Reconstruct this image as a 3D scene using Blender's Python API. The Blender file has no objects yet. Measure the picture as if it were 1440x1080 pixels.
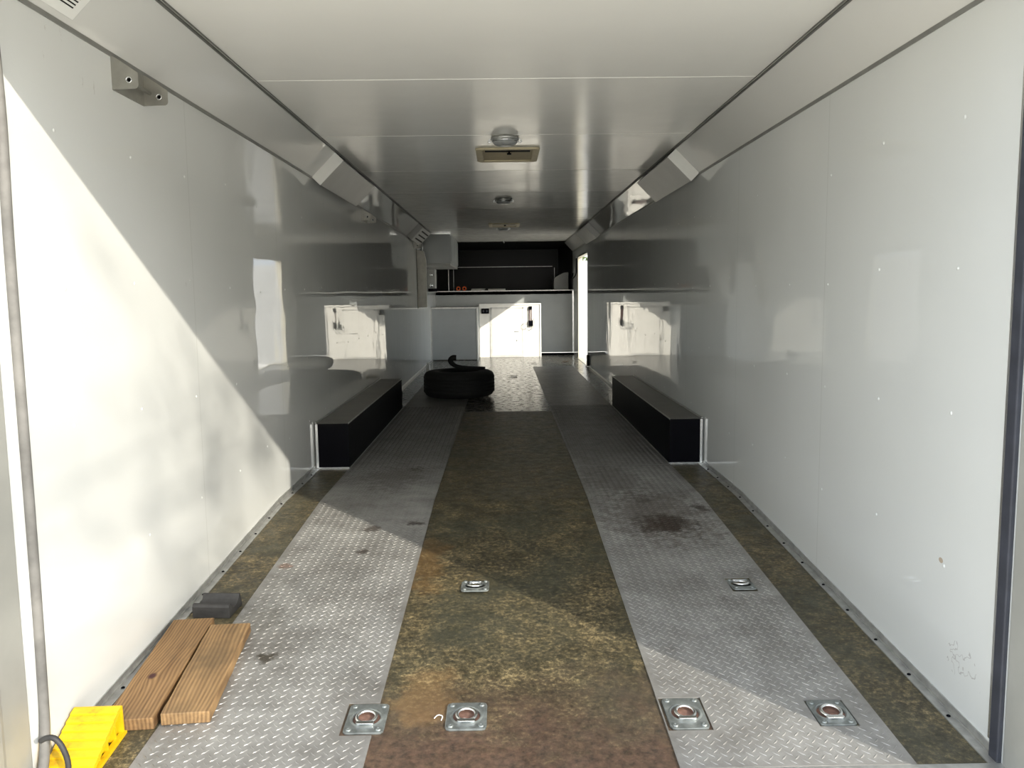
import bpy, bmesh, math, random
from mathutils import Vector, Matrix
rnd = random.Random(7)
sc = bpy.context.scene
COL = sc.collection

# ------------------------------------------------------------------ camera
RT = Vector((0.99986, -0.01122, -0.0122)); UP = Vector((0.01335, 0.109, 0.99395)); FW = Vector((0.00982, 0.99398, -0.10914))
cam = bpy.data.objects.new('camera', bpy.data.cameras.new('camera'))
COL.objects.link(cam)
M = Matrix((RT, UP, -FW)).transposed().to_4x4(); M.translation = Vector((-0.03075, 0, 1.09899))
cam.matrix_world = M
cam.data.sensor_fit = 'HORIZONTAL'; cam.data.sensor_width = 36
cam.data.lens = 1146.05 / 1440 * 36
cam.data.clip_start = 0.02; cam.data.clip_end = 500
sc.camera = cam

# ------------------------------------------------------------------ light
sc.view_settings.view_transform = 'Standard'; sc.view_settings.look = 'None'
sc.view_settings.gamma = 1; sc.view_settings.use_curve_mapping = False
sc.view_settings.exposure = 0.60
SUN = Vector((-1, 1.13, -0.68)).normalized()
sd = bpy.data.lights.new('sun', 'SUN'); sd.energy = 3.7; sd.angle = math.radians(0.6); sd.color = (1.0, 0.93, 0.80)
so = bpy.data.objects.new('sun', sd); COL.objects.link(so)
so.rotation_euler = (-SUN).to_track_quat('Z', 'Y').to_euler()
w = bpy.data.worlds.new('world'); sc.world = w; w.use_nodes = True
nt = w.node_tree; bg = nt.nodes['Background']
sky = nt.nodes.new('ShaderNodeTexSky'); sky.sky_type = 'NISHITA'; sky.sun_disc = False
sky.sun_elevation = math.radians(24.3); sky.sun_rotation = math.atan2(1, -1.13)
sky.air_density = 1.0; sky.dust_density = 0.7; sky.ozone_density = 1.0
mixw = nt.nodes.new('ShaderNodeMix'); mixw.data_type = 'RGBA'
mixw.inputs[0].default_value = 0.75; mixw.inputs[7].default_value = (1.45, 1.52, 1.60, 1)   # thin bright overcast veil
hs = nt.nodes.new('ShaderNodeHueSaturation'); hs.inputs['Saturation'].default_value = 0.55
nt.links.new(sky.outputs[0], hs.inputs['Color']); nt.links.new(hs.outputs[0], mixw.inputs[6]); nt.links.new(mixw.outputs[2], bg.inputs[0])
bg.inputs[1].default_value = 0.95

# ------------------------------------------------------------------ dimensions
W = 1.25; H = 2.0207; CW = 1.093; ZW = 1.8637
YK = 4.316; SL = 0.05627; Y0 = 1.987; YB = 14.94
RA = math.atan(SL)
def fz(y): return 0.0 if y >= YK else -SL * (YK - y)

# ------------------------------------------------------------------ material tools
class NT:
    def __init__(s, name):
        s.m = bpy.data.materials.new(name); s.m.use_nodes = True
        s.t = s.m.node_tree; s.b = s.t.nodes['Principled BSDF']
        s.co = None
    def n(s, t, **k):
        x = s.t.nodes.new(t)
        for a, v in k.items(): setattr(x, a, v)
        return x
    def L(s, a, b): s.t.links.new(a, b)
    def obj(s):
        if s.co is None: s.co = s.n('ShaderNodeTexCoord').outputs['Object']
        return s.co
    def scale(s, sx, sy, sz, src=None):
        m = s.n('ShaderNodeMapping'); m.inputs['Scale'].default_value = (sx, sy, sz)
        s.L(src or s.obj(), m.inputs[0]); return m.outputs[0]
    def noise(s, sc_, det=4, rough=.55, src=None, dist=0):
        x = s.n('ShaderNodeTexNoise'); x.inputs['Scale'].default_value = sc_; x.inputs['Detail'].default_value = det
        x.inputs['Roughness'].default_value = rough; x.inputs['Distortion'].default_value = dist
        s.L(src or s.obj(), x.inputs['Vector']); return x.outputs[0]
    def ramp(s, src, stops):
        r = s.n('ShaderNodeValToRGB'); e = r.color_ramp.elements
        while len(e) < len(stops): e.new(0.5)
        for i, (p, c) in enumerate(stops):
            e[i].position = p; e[i].color = (*c, 1) if hasattr(c, '__len__') else (c, c, c, 1)
        s.L(src, r.inputs[0]); return r.outputs[0]
    def math(s, op, a, b=None, c=None, clamp=False):
        x = s.n('ShaderNodeMath', operation=op); x.use_clamp = clamp
        for i, v in enumerate((a, b, c)):
            if v is None: continue
            if isinstance(v, (int, float)): x.inputs[i].default_value = v
            else: s.L(v, x.inputs[i])
        return x.outputs[0]
    def mix(s, f, a, b, mode='MIX'):
        x = s.n('ShaderNodeMix', data_type='RGBA', blend_type=mode)
        for i, v in ((0, f), (6, a), (7, b)):
            if isinstance(v, (int, float)): x.inputs[i].default_value = v
            elif isinstance(v, tuple): x.inputs[i].default_value = (*v, 1)
            else: s.L(v, x.inputs[i])
        return x.outputs[2]
    def xyz(s, src=None):
        x = s.n('ShaderNodeSeparateXYZ'); s.L(src or s.obj(), x.inputs[0]); return x.outputs
    def spot(s, px, py, r, nz, amp=0.6, sy=1.0):
        # irregular stain mask around a floor point
        X, Y, Z = s._xyz
        dx = s.math('SUBTRACT', X, px); dy = s.math('MULTIPLY', s.math('SUBTRACT', Y, py), 1 / sy)
        d = s.math('SQRT', s.math('ADD', s.math('MULTIPLY', dx, dx), s.math('MULTIPLY', dy, dy)))
        d = s.math('DIVIDE', d, r)
        d = s.math('ADD', d, s.math('MULTIPLY', s.math('SUBTRACT', nz, 0.5), amp * 4))
        mr = s.n('ShaderNodeMapRange'); mr.inputs[1].default_value = 1.15; mr.inputs[2].default_value = 0.55
        s.L(d, mr.inputs[0]); return mr.outputs[0]
    def bump(s, h, strength=0.3, dist=0.01, prev=None):
        b = s.n('ShaderNodeBump'); b.inputs['Strength'].default_value = strength; b.inputs['Distance'].default_value = dist
        s.L(h, b.inputs['Height'])
        if prev is not None: s.L(prev, b.inputs['Normal'])
        s.L(b.outputs[0], s.b.inputs['Normal']); return b.outputs[0]
    def set(s, col=None, rough=None, metal=None, **k):
        for nm, v in (('Base Color', col), ('Roughness', rough), ('Metallic', metal)):
            if v is None: continue
            if isinstance(v, (int, float)): s.b.inputs[nm].default_value = v
            elif isinstance(v, tuple): s.b.inputs[nm].default_value = (*v, 1)
            else: s.L(v, s.b.inputs[nm])
        for nm, v in k.items(): s.b.inputs[nm.replace('_', ' ')].default_value = v
        return s

def simple(name, col, rough=0.5, metal=0.0, var=0.12, ns=12.0, bumpd=0.0, **k):
    t = NT(name); nz = t.noise(ns, 4)
    lo = tuple(max(0, c * (1 - var)) for c in col); hi = tuple(min(1, c * (1 + var)) for c in col)
    t.set(t.ramp(nz, [(0.3, lo), (0.7, hi)]), rough, metal, **k)
    if bumpd: t.bump(nz, 0.4, bumpd)
    return t.m

def wall_mat(name, base, rough, seam_y0, seam_dy, wavedist, ior=1.52):
    t = NT(name); X, Y, Z = t.xyz()
    big = t.noise(0.9, 3); fine = t.noise(9, 5)
    c = t.ramp(big, [(0.3, tuple(v * 0.95 for v in base)), (0.7, base)])
    scuff = t.noise(30, 6, 0.7, t.scale(1, 1, .35)); mask = t.noise(2.2, 3)
    sm = t.math('MULTIPLY', t.math('GREATER_THAN', scuff, 0.70), t.math('GREATER_THAN', mask, 0.56))
    c = t.mix(t.math('MULTIPLY', sm, 0.35), c, (0.33, 0.30, 0.26))
    ydz = lambda y0, z0, ry, rz: t.math('ADD', t.math('POWER', t.math('DIVIDE', t.math('SUBTRACT', Y, y0), ry), 2), t.math('POWER', t.math('DIVIDE', t.math('SUBTRACT', Z, z0), rz), 2))
    right = t.math('GREATER_THAN', X, 1.0)
    for (y0, z0, ry, rz, col, k) in ((2.317, .305, .013, .009, (.36, .27, .18), .8), (2.20, .045, .05, .022, (.45, .42, .40), .0)):
        if k: c = t.mix(t.math('MULTIPLY', t.math('MULTIPLY', right, t.math('LESS_THAN', t.math('ADD', ydz(y0, z0, ry, rz), t.math('MULTIPLY', scuff, .6)), 1.1)), k), c, col)
    scr = t.math('MULTIPLY', t.math('LESS_THAN', t.math('ABSOLUTE', t.math('SUBTRACT', t.noise(22, 2, .5), .5)), .012), t.math('LESS_THAN', ydz(2.19, .05, .075, .055), 1.0))
    c = t.mix(t.math('MULTIPLY', t.math('MULTIPLY', scr, right), .55), c, (.30, .28, .27))
    # panel seam
    m = t.math('MODULO', t.math('ADD', Y, 40 * seam_dy - seam_y0), seam_dy)
    sl = t.math('LESS_THAN', m, 0.005)
    c = t.mix(t.math('MULTIPLY', sl, 0.22), c, (0.25, 0.25, 0.22))
    t.set(c, t.ramp(fine, [(0.3, rough * .8), (0.7, rough * 1.25)]))
    t.b.inputs['IOR'].default_value = ior
    wv = t.noise(2.0, 2, 0.4, t.scale(1, 1, .8))
    w2 = t.noise(0.7, 1, 0.4)
    hgt = t.math('ADD', wv, t.math('MULTIPLY', w2, 1.5))
    b1 = t.bump(hgt, 1.0, wavedist)
    return t.m
M_WALL = wall_mat('white_gloss_wall_panel', (0.66, 0.675, 0.66), 0.018, 3.25, 1.22, 0.0030, 1.8)
M_CEIL = wall_mat('white_gloss_ceiling_panel', (0.86, 0.845, 0.80), 0.15, 3.62, 100.0, 0.003)
M_COVE = wall_mat('white_gloss_cove_panel', (0.74, 0.735, 0.70), 0.03, -50.0, 100.0, 0.0016, 1.7)
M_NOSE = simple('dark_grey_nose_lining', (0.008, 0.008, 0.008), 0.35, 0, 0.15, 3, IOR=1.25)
M_CAB = simple('shade_darkened_cabinet_paint', (0.34, 0.36, 0.36), 0.30, 0, 0.05, 4)  # cabinet and riser paint darkened to stand for shade
M_CABD = simple('sun_lightened_cabinet_scuffed', (0.84, 0.83, 0.78), 0.3, 0, 0.07, 6)  # same white paint lightened for the sun on this unit
M_GREYP = simple('grey_painted_fixture', (0.42, 0.42, 0.40), 0.35, 0, 0.06, 6)
M_FIXCAP = simple('white_trim_and_lit_endcap', (0.82, 0.82, 0.78), 0.4, 0, 0.04, 6)
M_ALU = simple('dull_aluminium_trim', (0.50, 0.50, 0.48), 0.38, 0.75, 0.18, 25)
M_ALUB = simple('bright_aluminium_edge', (0.85, 0.85, 0.84), 0.22, 0.9, 0.05, 25)
M_STEEL = simple('zinc_plated_steel', (0.26, 0.28, 0.27), 0.45, 0.7, 0.35, 30, 0.0006)
M_CHROME = simple('worn_bright_steel_ring', (0.82, 0.84, 0.85), 0.18, 1.0, 0.08, 30)
M_GALV = simple('galvanised_bracket_steel', (0.30, 0.295, 0.265), 0.42, 0.6, 0.15, 14)
M_JAMB = simple('satin_aluminium_jamb', (0.40, 0.40, 0.37), 0.4, 0.35, 0.12, 3)
M_RUBBER = simple('weathered_black_rubber', (0.03, 0.029, 0.028), 0.6, 0, 0.3, 30, 0.001)
M_TIRE = simple('black_tyre_rubber', (0.006, 0.006, 0.006), 0.8, 0, 0.3, 30, 0.001)
M_GASK = simple('dark_blue_grey_gasket', (0.035, 0.038, 0.05), 0.5, 0, 0.2, 20)
M_GASKG = simple('grey_dusty_gasket', (0.15, 0.145, 0.135), 0.7, 0, 0.2, 20)
M_HOLE = simple('dark_recess', (0.006, 0.006, 0.006), 0.9, 0, 0.1, 20)
M_RUSTH = simple('rusty_recess_bottom', (0.16, 0.085, 0.06), 0.8, 0, 0.4, 40)
M_BLACKP = simple('black_painted_steel', (0.0018, 0.0018, 0.0035), 0.45, 0, 0.2, 12, IOR=1.15)
M_BONE = simple('aged_ivory_plastic', (0.62, 0.54, 0.36), 0.5, 0, 0.08, 14)
M_BONED = simple('aged_tan_plastic', (0.45, 0.37, 0.22), 0.55, 0, 0.08, 14)
M_ORANGE = simple('orange_webbing', (0.75, 0.12, 0.02), 0.6, 0, 0.2, 40)
M_PAPER = simple('grey_papers', (0.35, 0.35, 0.33), 0.6, 0, 0.3, 10)
M_MAROON = simple('dark_maroon_strap', (0.05, 0.012, 0.012), 0.6, 0, 0.2, 40)
M_BROWNT = simple('dusty_black_top', (0.05, 0.045, 0.034), 0.32, 0, 0.55, 5)
M_LENS = simple('frosted_lamp_lens', (0.34, 0.35, 0.345), 0.2, 0, 0.1, 20)
M_CREAM = simple('cream_door_jamb', (0.50, 0.47, 0.38), 0.4, 0, 0.05, 8)
M_CONC = simple('pale_concrete_yard', (0.74, 0.69, 0.59), 0.9, 0, 0.16, 0.6)
M_BARK = simple('brown_tree_bark', (0.16, 0.12, 0.08), 0.9, 0, 0.3, 8)
M_LEAF = simple('green_tree_leaves', (0.09, 0.14, 0.04), 0.6, 0, 0.4, 3)
M_TRUCK = simple('shade_tinted_truck_paint', (0.34, 0.38, 0.45), 0.3, 0, 0.04, 2)  # blue-grey of a shaded side put into the pale paint
M_TGLASS = simple('dark_truck_glass', (0.02, 0.025, 0.03), 0.08, 0, 0.1, 2)

def vinyl():
    t = NT('mottled_brown_olive_vinyl'); X, Y, Z = t._xyz = t.xyz()
    a = t.noise(55, 8, 0.80); b = t.noise(2.4, 3); d = t.noise(7.5, 5, .65)
    v = t.math('ADD', t.math('MULTIPLY', a, 0.74), t.math('MULTIPLY', d, 0.26))
    c = t.ramp(v, [(0.38, (0.020, 0.018, 0.011)), (0.48, (0.055, 0.046, 0.025)), (0.55, (0.13, 0.102, 0.053)), (0.635, (0.36, 0.28, 0.14))])
    c2 = t.mix(t.math('MULTIPLY', t.ramp(b, [(0.42, 0.0), (0.62, 1.0)]), 0.45), c, (0.045, 0.05, 0.035))
    # brown worn stain near the rear edge
    edge = t.math('ADD', Y, t.math('MULTIPLY', t.math('SUBTRACT', t.noise(5, 6, .65), 0.5), 0.75))
    em = t.n('ShaderNodeMapRange'); em.inputs[1].default_value = 2.50; em.inputs[2].default_value = 2.08; t.L(edge, em.inputs[0])
    inx = t.math('LESS_THAN', t.math('ABSOLUTE', X), 0.6)
    brown = t.ramp(t.noise(40, 6, .7), [(0.35, (0.040, 0.026, 0.019)), (0.65, (0.13, 0.075, 0.05))])
    c3 = t.mix(t.math('MULTIPLY', t.math('MULTIPLY', em.outputs[0], inx), 0.85), c2, brown)
    # orange rust runs next to the left plate
    nz = t.noise(7, 4, .6)
    rs = t.spot(-0.37, 3.40, 0.085, nz, 0.7, 3.5)
    c3 = t.mix(t.math('MULTIPLY', rs, 0.38), c3, (0.16, 0.08, 0.02))
    rs = t.spot(-0.28, 2.36, 0.13, nz, 0.8, 1.0)
    c3 = t.mix(t.math('MULTIPLY', rs, 0.35), c3, (0.26, 0.15, 0.06))
    # the forward half is worn smoother and duller
    fr = t.n('ShaderNodeMapRange'); fr.inputs[1].default_value = 7.60; fr.inputs[2].default_value = 7.64; t.L(Y, fr.inputs[0])
    worn = t.ramp(t.noise(14, 7, .7, t.scale(1, .5, 1)), [(0.40, (0.02, 0.019, 0.015)), (0.52, (0.05, 0.046, 0.036)), (0.68, (0.11, 0.10, 0.08))])
    c3 = t.mix(t.math('MULTIPLY', fr.outputs[0], 0.8), c3, worn)
    r = t.math('SUBTRACT', t.ramp(t.noise(18, 5), [(0.35, 0.42), (0.7, 0.62)]), t.math('MULTIPLY', fr.outputs[0], 0.27))
    t.set(c3, r)
    t.bump(t.math('MULTIPLY', a, t.math('SUBTRACT', 1.0, t.math('MULTIPLY', fr.outputs[0], 0.93))), 0.5, 0.002)
    return t.m
M_VINYL = vinyl()

def plate(name, spots):
    t = NT(name); X, Y, Z = t._xyz = t.xyz()
    a = t.noise(3.0, 5, .6); f = t.noise(60, 5, .7); g = t.noise(11, 6, .7)
    c = t.ramp(t.math('ADD', t.math('MULTIPLY', a, .6), t.math('MULTIPLY', g, .4)), [(0.35, (0.20, 0.19, 0.175)), (0.52, (0.32, 0.312, 0.295)), (0.68, (0.45, 0.44, 0.42))])
    # dirt grows towards the front
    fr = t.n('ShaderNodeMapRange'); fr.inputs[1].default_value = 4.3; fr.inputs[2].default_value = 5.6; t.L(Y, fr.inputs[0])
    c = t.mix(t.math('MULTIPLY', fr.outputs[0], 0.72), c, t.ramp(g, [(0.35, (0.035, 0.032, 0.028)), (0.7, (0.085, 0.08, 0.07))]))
    nz = t.noise(22, 6, .7)
    for (x, y, r, sy, k, col) in spots:
        c = t.mix(t.math('MULTIPLY', t.spot(x, y, r, nz, 0.8, sy), k), c, col)
    t.set(c, t.ramp(f, [(0.3, 0.34), (0.7, 0.55)]), t.math('MULTIPLY', t.math('SUBTRACT', 1.0, fr.outputs[0]), 0.45))
    t.bump(f, 0.25, 0.001)
    return t.m
BR = (0.055, 0.04, 0.032)
M_PLL = plate('tread_plate_left', [(-0.596, 5.085, .05, 1.2, .8, BR), (-0.668, 3.557, .03, 1, .8, BR), (-0.832, 2.603, .035, 1, .85, (0.05, .04, .025)),
    (-0.984, 3.405, .035, 1, .6, (0.20, .10, .06)), (-0.673, 3.856, .04, 1.2, .7, BR), (-0.481, 3.929, .05, .6, .8, BR), (-0.95, 2.9, .10, 1.3, .4, (.12, .11, .09)), (-0.70, 4.9, .18, 2, .4, BR)])
M_PLR = plate('tread_plate_right', [(0.745, 3.87, .14, 1.1, .95, (0.032, 0.018, 0.014)), (0.74, 4.0, .27, 1.6, .55, (.085, .065, .05)), (0.70, 4.24, .05, 1, .4, BR), (0.976, 4.106, .045, 1.3, .8, BR), (0.6, 4.7, .2, 2, .35, BR)])

def wood(name, c0, c1, c2, seed, knot=None):
    t = NT(name); src = t.n('ShaderNodeMapping'); src.inputs['Location'].default_value = (seed, seed * .7, 0); t.L(t.obj(), src.inputs[0])
    X, Y, Z = t._xyz = t.xyz()
    n1 = t.noise(2.4, 2, .5, t.scale(1.0, .55, 1.0, src.outputs[0]))
    base = t.math('MULTIPLY', X, 560)
    if knot:
        dx = t.math('SUBTRACT', X, knot[0]); dy = t.math('MULTIPLY', t.math('SUBTRACT', Y, knot[1]), 0.45)
        dd = t.math('SQRT', t.math('ADD', t.math('MULTIPLY', dx, dx), t.math('MULTIPLY', dy, dy)))
        kk = t.math('DIVIDE', 0.35, t.math('ADD', dd, 0.045))
        base = t.math('ADD', base, t.math('MULTIPLY', kk, 3.2))
    ph = t.math('ADD', base, t.math('MULTIPLY', n1, 60))
    band = t.math('MULTIPLY', t.math('ADD', t.math('SINE', ph), 1.0), 0.5)
    fib = t.noise(70, 5, .6, t.scale(1, .06, 1, src.outputs[0]))
    v = t.math('ADD', t.math('MULTIPLY', band, 0.30), t.math('MULTIPLY', fib, 0.70))
    c = t.ramp(v, [(0.2, c0), (0.5, c1), (0.8, c2)])
    st = t.noise(5, 4, .6, src.outputs[0])
    c = t.mix(t.ramp(st, [(0.50, 0.0), (0.68, 0.55)]), c, (0.09, 0.06, 0.03))
    if knot:
        c = t.mix(t.spot(knot[0], knot[1], 0.014, st, 0.1, 1.4), c, (0.05, 0.015, 0.012))
    t.set(c, 0.7); t.bump(v, 0.6, 0.0015); return t.m
M_WOOD1 = wood('weathered_pine_knotty', (0.09, 0.045, 0.016), (0.22, 0.125, 0.052), (0.34, 0.205, 0.09), 1.3, (-0.012, -0.08))
M_WOOD2 = wood('weathered_pine_straight', (0.11, 0.06, 0.025), (0.25, 0.15, 0.065), (0.36, 0.225, 0.10), 4.1)

def yellow():
    t = NT('dirty_yellow_plastic'); X, Y, Z = t.xyz()
    n = t.noise(14, 6, .7)
    c = t.ramp(n, [(0.30, (0.45, 0.24, 0.01)), (0.42, (0.66, 0.40, 0.006)), (0.6, (0.72, 0.47, 0.008))])
    t.set(c, 0.42); return t.m
M_YEL = yellow()

# ------------------------------------------------------------------ mesh tools
class MB:
    def __init__(s): s.bm = bmesh.new()
    def box(s, x0, x1, y0, y1, z0, z1, bev=0.0, rot=None, piv=None):
        b = bmesh.new(); bmesh.ops.create_cube(b, size=1)
        for v in b.verts:
            v.co = Vector(((x0 + x1) / 2 + v.co.x * (x1 - x0), (y0 + y1) / 2 + v.co.y * (y1 - y0), (z0 + z1) / 2 + v.co.z * (z1 - z0)))
        if bev: bmesh.ops.bevel(b, geom=list(b.edges), offset=bev, segments=2, profile=.6, affect='EDGES')
        if rot is not None:
            p = Vector(piv or (0, 0, 0))
            for v in b.verts: v.co = rot @ (v.co - p) + p
        s._add(b); return s
    def _add(s, b, mat=None):
        if mat is not None:
            for v in b.verts: v.co = mat @ v.co
        m = bpy.data.meshes.new('t'); b.to_mesh(m); b.free(); s.bm.from_mesh(m); bpy.data.meshes.remove(m)
    def prism(s, pts, a, bb, axis='x', bev=0.0):
        """extrude a closed 2D outline along an axis from a to bb"""
        b = bmesh.new()
        def P(u, v, w_): return {'x': (w_, u, v), 'y': (u, w_, v), 'z': (u, v, w_)}[axis]
        A = [b.verts.new(P(u, v, a)) for u, v in pts]; B = [b.verts.new(P(u, v, bb)) for u, v in pts]
        n = len(pts); b.faces.new(A); b.faces.new(B[::-1])
        for i in range(n): b.faces.new((A[i], A[(i + 1) % n], B[(i + 1) % n], B[i]))
        bmesh.ops.recalc_face_normals(b, faces=b.faces)
        if bev: bmesh.ops.bevel(b, geom=list(b.edges), offset=bev, segments=2, profile=.6, affect='EDGES')
        s._add(b); return s
    def lathe(s, prof, c=(0, 0, 0), n=32, sx=1, sy=1, close=False):
        b = bmesh.new(); rings = []
        for (r, z) in prof:
            if r < 1e-6: rings.append([b.verts.new((c[0], c[1], c[2] + z))])
            else: rings.append([b.verts.new((c[0] + sx * r * math.cos(2 * math.pi * i / n), c[1] + sy * r * math.sin(2 * math.pi * i / n), c[2] + z)) for i in range(n)])
        pr = list(zip(rings, rings[1:]))
        if close: pr.append((rings[-1], rings[0]))
        for A, B in pr:
            for i in range(n):
                j = (i + 1) % n
                if len(A) == 1 and len(B) == 1: continue
                if len(A) == 1: b.faces.new((A[0], B[i], B[j]))
                elif len(B) == 1: b.faces.new((A[i], A[j], B[0]))
                else: b.faces.new((A[i], A[j], B[j], B[i]))
        bmesh.ops.recalc_face_normals(b, faces=b.faces)
        for f in b.faces: f.smooth = True
        s._add(b); return s
    def tube(s, pts, r, n=10, closed=False, cap=True, r2=None):
        b = bmesh.new(); pts = [Vector(p) for p in pts]; N = len(pts); rings = []
        up = Vector((0, 0, 1)); prevn = None
        for i, p in enumerate(pts):
            if closed: t = (pts[(i + 1) % N] - pts[i - 1]).normalized()
            else: t = (pts[min(i + 1, N - 1)] - pts[max(i - 1, 0)]).normalized()
            if prevn is None:
                a = up if abs(t.z) < .9 else Vector((1, 0, 0)); nn = (a - t * a.dot(t)).normalized()
            else: nn = (prevn - t * prevn.dot(t)).normalized()
            prevn = nn; bi = t.cross(nn)
            rr = r if not hasattr(r, '__len__') else r[i]
            rb = rr if r2 is None else r2
            rings.append([b.verts.new(p + nn * rr * math.cos(2 * math.pi * k / n) + bi * rb * math.sin(2 * math.pi * k / n)) for k in range(n)])
        pr = list(zip(rings, rings[1:]));
        if closed: pr.append((rings[-1], rings[0]))
        for A, B in pr:
            for k in range(n): b.faces.new((A[k], A[(k + 1) % n], B[(k + 1) % n], B[k]))
        if cap and not closed: b.faces.new(rings[0]); b.faces.new(rings[-1][::-1])
        bmesh.ops.recalc_face_normals(b, faces=b.faces)
        for f in b.faces: f.smooth = True
        s._add(b); return s
    def quad(s, *p):
        vs = [s.bm.verts.new(q) for q in p]; s.bm.faces.new(vs); return s
    def build(s, name, mat, parent=None, smooth=None):
        me = bpy.data.meshes.new(name); s.bm.normal_update(); s.bm.to_mesh(me); s.bm.free()
        o = bpy.data.objects.new(name, me); COL.objects.link(o); me.materials.append(mat)
        if parent is not None: o.parent = parent
        return o
def arc(cx, cy, r, a0, a1, n):
    return [(cx + r * math.cos(math.radians(a0 + (a1 - a0) * i / n)), cy + r * math.sin(math.radians(a0 + (a1 - a0) * i / n))) for i in range(n + 1)]
def rrect(x0, x1, y0, y1, r, n=5):
    return arc(x1 - r, y1 - r, r, 0, 90, n) + arc(x0 + r, y1 - r, r, 90, 180, n) + arc(x0 + r, y0 + r, r, 180, 270, n) + arc(x1 - r, y0 + r, r, 270, 360, n)
def smoothline(pts, k=6):
    P = [Vector(p) for p in pts]; out = []
    for i in range(len(P) - 1):
        a = P[max(i - 1, 0)]; b = P[i]; c = P[i + 1]; d = P[min(i + 2, len(P) - 1)]
        for j in range(k):
            t = j / k
            out.append(0.5 * ((2 * b) + (c - a) * t + (2 * a - 5 * b + 4 * c - d) * t * t + (3 * b - a - 3 * c + d) * t ** 3))
    out.append(P[-1]); return out
def struct(o): o['kind'] = 'structure'; return o
def tag(o, label, cat, group=None):
    o['label'] = label; o['category'] = cat
    if group: o['group'] = group
    return o
def thing(name, label, cat, loc=(0, 0, 0), rot=(0, 0, 0), group=None):
    o = bpy.data.objects.new(name, None); COL.objects.link(o); o.empty_display_size = .1
    o.location = loc; o.rotation_euler = rot; return tag(o, label, cat, group)
def dup(root, loc, rot=None, label=None, cat=None):
    r = root.copy(); COL.objects.link(r); r.location = loc
    if rot is not None: r.rotation_euler = rot
    if label: r['label'] = label
    for ch in list(root.children):
        c = ch.copy(); COL.objects.link(c); c.parent = r
        for g in list(ch.children):
            d = g.copy(); COL.objects.link(d); d.parent = c
    return r

# ================================================================== THE SETTING
# floor: dovetail ramp, flat floor, raised nose deck
f = MB()
f.prism([(Y0, fz(Y0)), (YK, 0), (YB + .05, 0), (YB + .05, -.06), (YK, -.06), (Y0, fz(Y0) - .06)], -1.30, 1.30, 'x')
struct(f.build('floor', M_VINYL))
struct(MB().box(-1.30, 1.30, 1.88, Y0, fz(Y0) - .07, fz(Y0) + .004, .003).build('trim_1', M_ALU))     # rear sill
struct(MB().box(-1.25, 1.25, YB, 17.1, 1.10, 1.168).build('floor_nose', M_NOSE))
# vinyl joint strip
struct(MB().box(-.50, .50, 7.61, 7.64, -.001, .0015).build('trim_2', M_BROWNT))

def rivets(mb, sx, y0, y1):
    y = 2.30; k = 0
    while y < y1:
        for j, z in enumerate((1.57, 1.15, .735, .32)):
            dy = rnd.uniform(-.03, .03) if k % 2 else 0
            dz = rnd.uniform(-.03, .03)
            zz = z + dz
            if y > 12 and sx > 0: continue
            b = bmesh.new(); bmesh.ops.create_uvsphere(b, u_segments=10, v_segments=6, radius=.0058)
            for v in b.verts: v.co = Vector((sx * W + v.co.x * .5, y + dy + v.co.y, zz + v.co.z))
            mb._add(b)
        y += .46; k += 1
# left wall
m = MB(); m.box(-W - .05, -W, 1.82, 17.1, -.16, H + .05); rivets(m, -1, 2, 11)
struct(m.build('wall_left', M_WALL))
# right wall with side door opening 12.40-13.93, z<1.73
DY0, DY1, DZ = 12.40, 13.93, 1.715
m = MB(); m.box(W, W + .05, 1.82, DY0, -.16, H + .05); m.box(W, W + .05, DY1, 17.1, -.06, H + .05); m.box(W, W + .05, DY0, DY1, DZ, H + .05)
rivets(m, 1, 2, 11)
struct(m.build('wall_right', M_WALL))
# ceiling panels with slight sag between seams
m = MB(); seams = [1.80, 3.62, 4.86, 6.22, 7.50, 8.93, 10.24, 11.55, 12.9, 14.45]
m.box(-CW - .02, CW + .02, 1.82, 14.45, H + .004, H + .05)
for a, b in zip(seams, seams[1:]):
    n = 10
    prof = [(a + .004, H + .004), (a + .006, H)] + [(a + (b - a) * i / n, H + .002 * math.sin(math.pi * i / n)) for i in range(1, n)] + [(b - .004, H), (b - .002, H + .004)]
    m.prism(prof, -CW - .01, CW + .01, 'x')
struct(m.build('ceiling', M_CEIL))
m = MB().box(-1.30, 1.30, 14.45, 17.1, H - .003, H + .05)
struct(m.build('ceiling_nose', M_NOSE))
# 45 degree coves
for s, nm in ((-1, 'trim_3'), (1, 'trim_4')):
    m = MB(); m.prism([(s * CW, H), (s * W, ZW), (s * (W + .02), ZW + .02), (s * (W + .02), H + .03), (s * CW, H + .03)], 1.82, 14.94, 'y')
    struct(m.build(nm, M_COVE))
# dark channel joints at cove edges
for s, i in ((-1, 5), (1, 7)):
    m = MB(); m.box(min(s * CW, s * (CW - .009)), max(s * CW, s * (CW - .009)), 1.82, 14.4, H - .005, H + .003)
    m.box(min(s * (CW - .018), s * (CW - .021)), max(s * (CW - .018), s * (CW - .021)), 1.82, 14.4, H - .004, H + .003)
    struct(m.build('trim_%d' % i, simple('dark_joint_%d' % i, (.13, .13, .12), .4, .3)))
    m = MB(); m.prism([(s * W, ZW - .009), (s * (W - .004), ZW - .009), (s * (W - .007), ZW + .003), (s * (W - .003), ZW + .006), (s * W, ZW + .002)], 1.82, 14.9, 'y')
    struct(m.build('trim_%d' % (i + 1), simple('dark_joint_%d' % (i + 1), (.26, .26, .24), .4, .3)))
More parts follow.
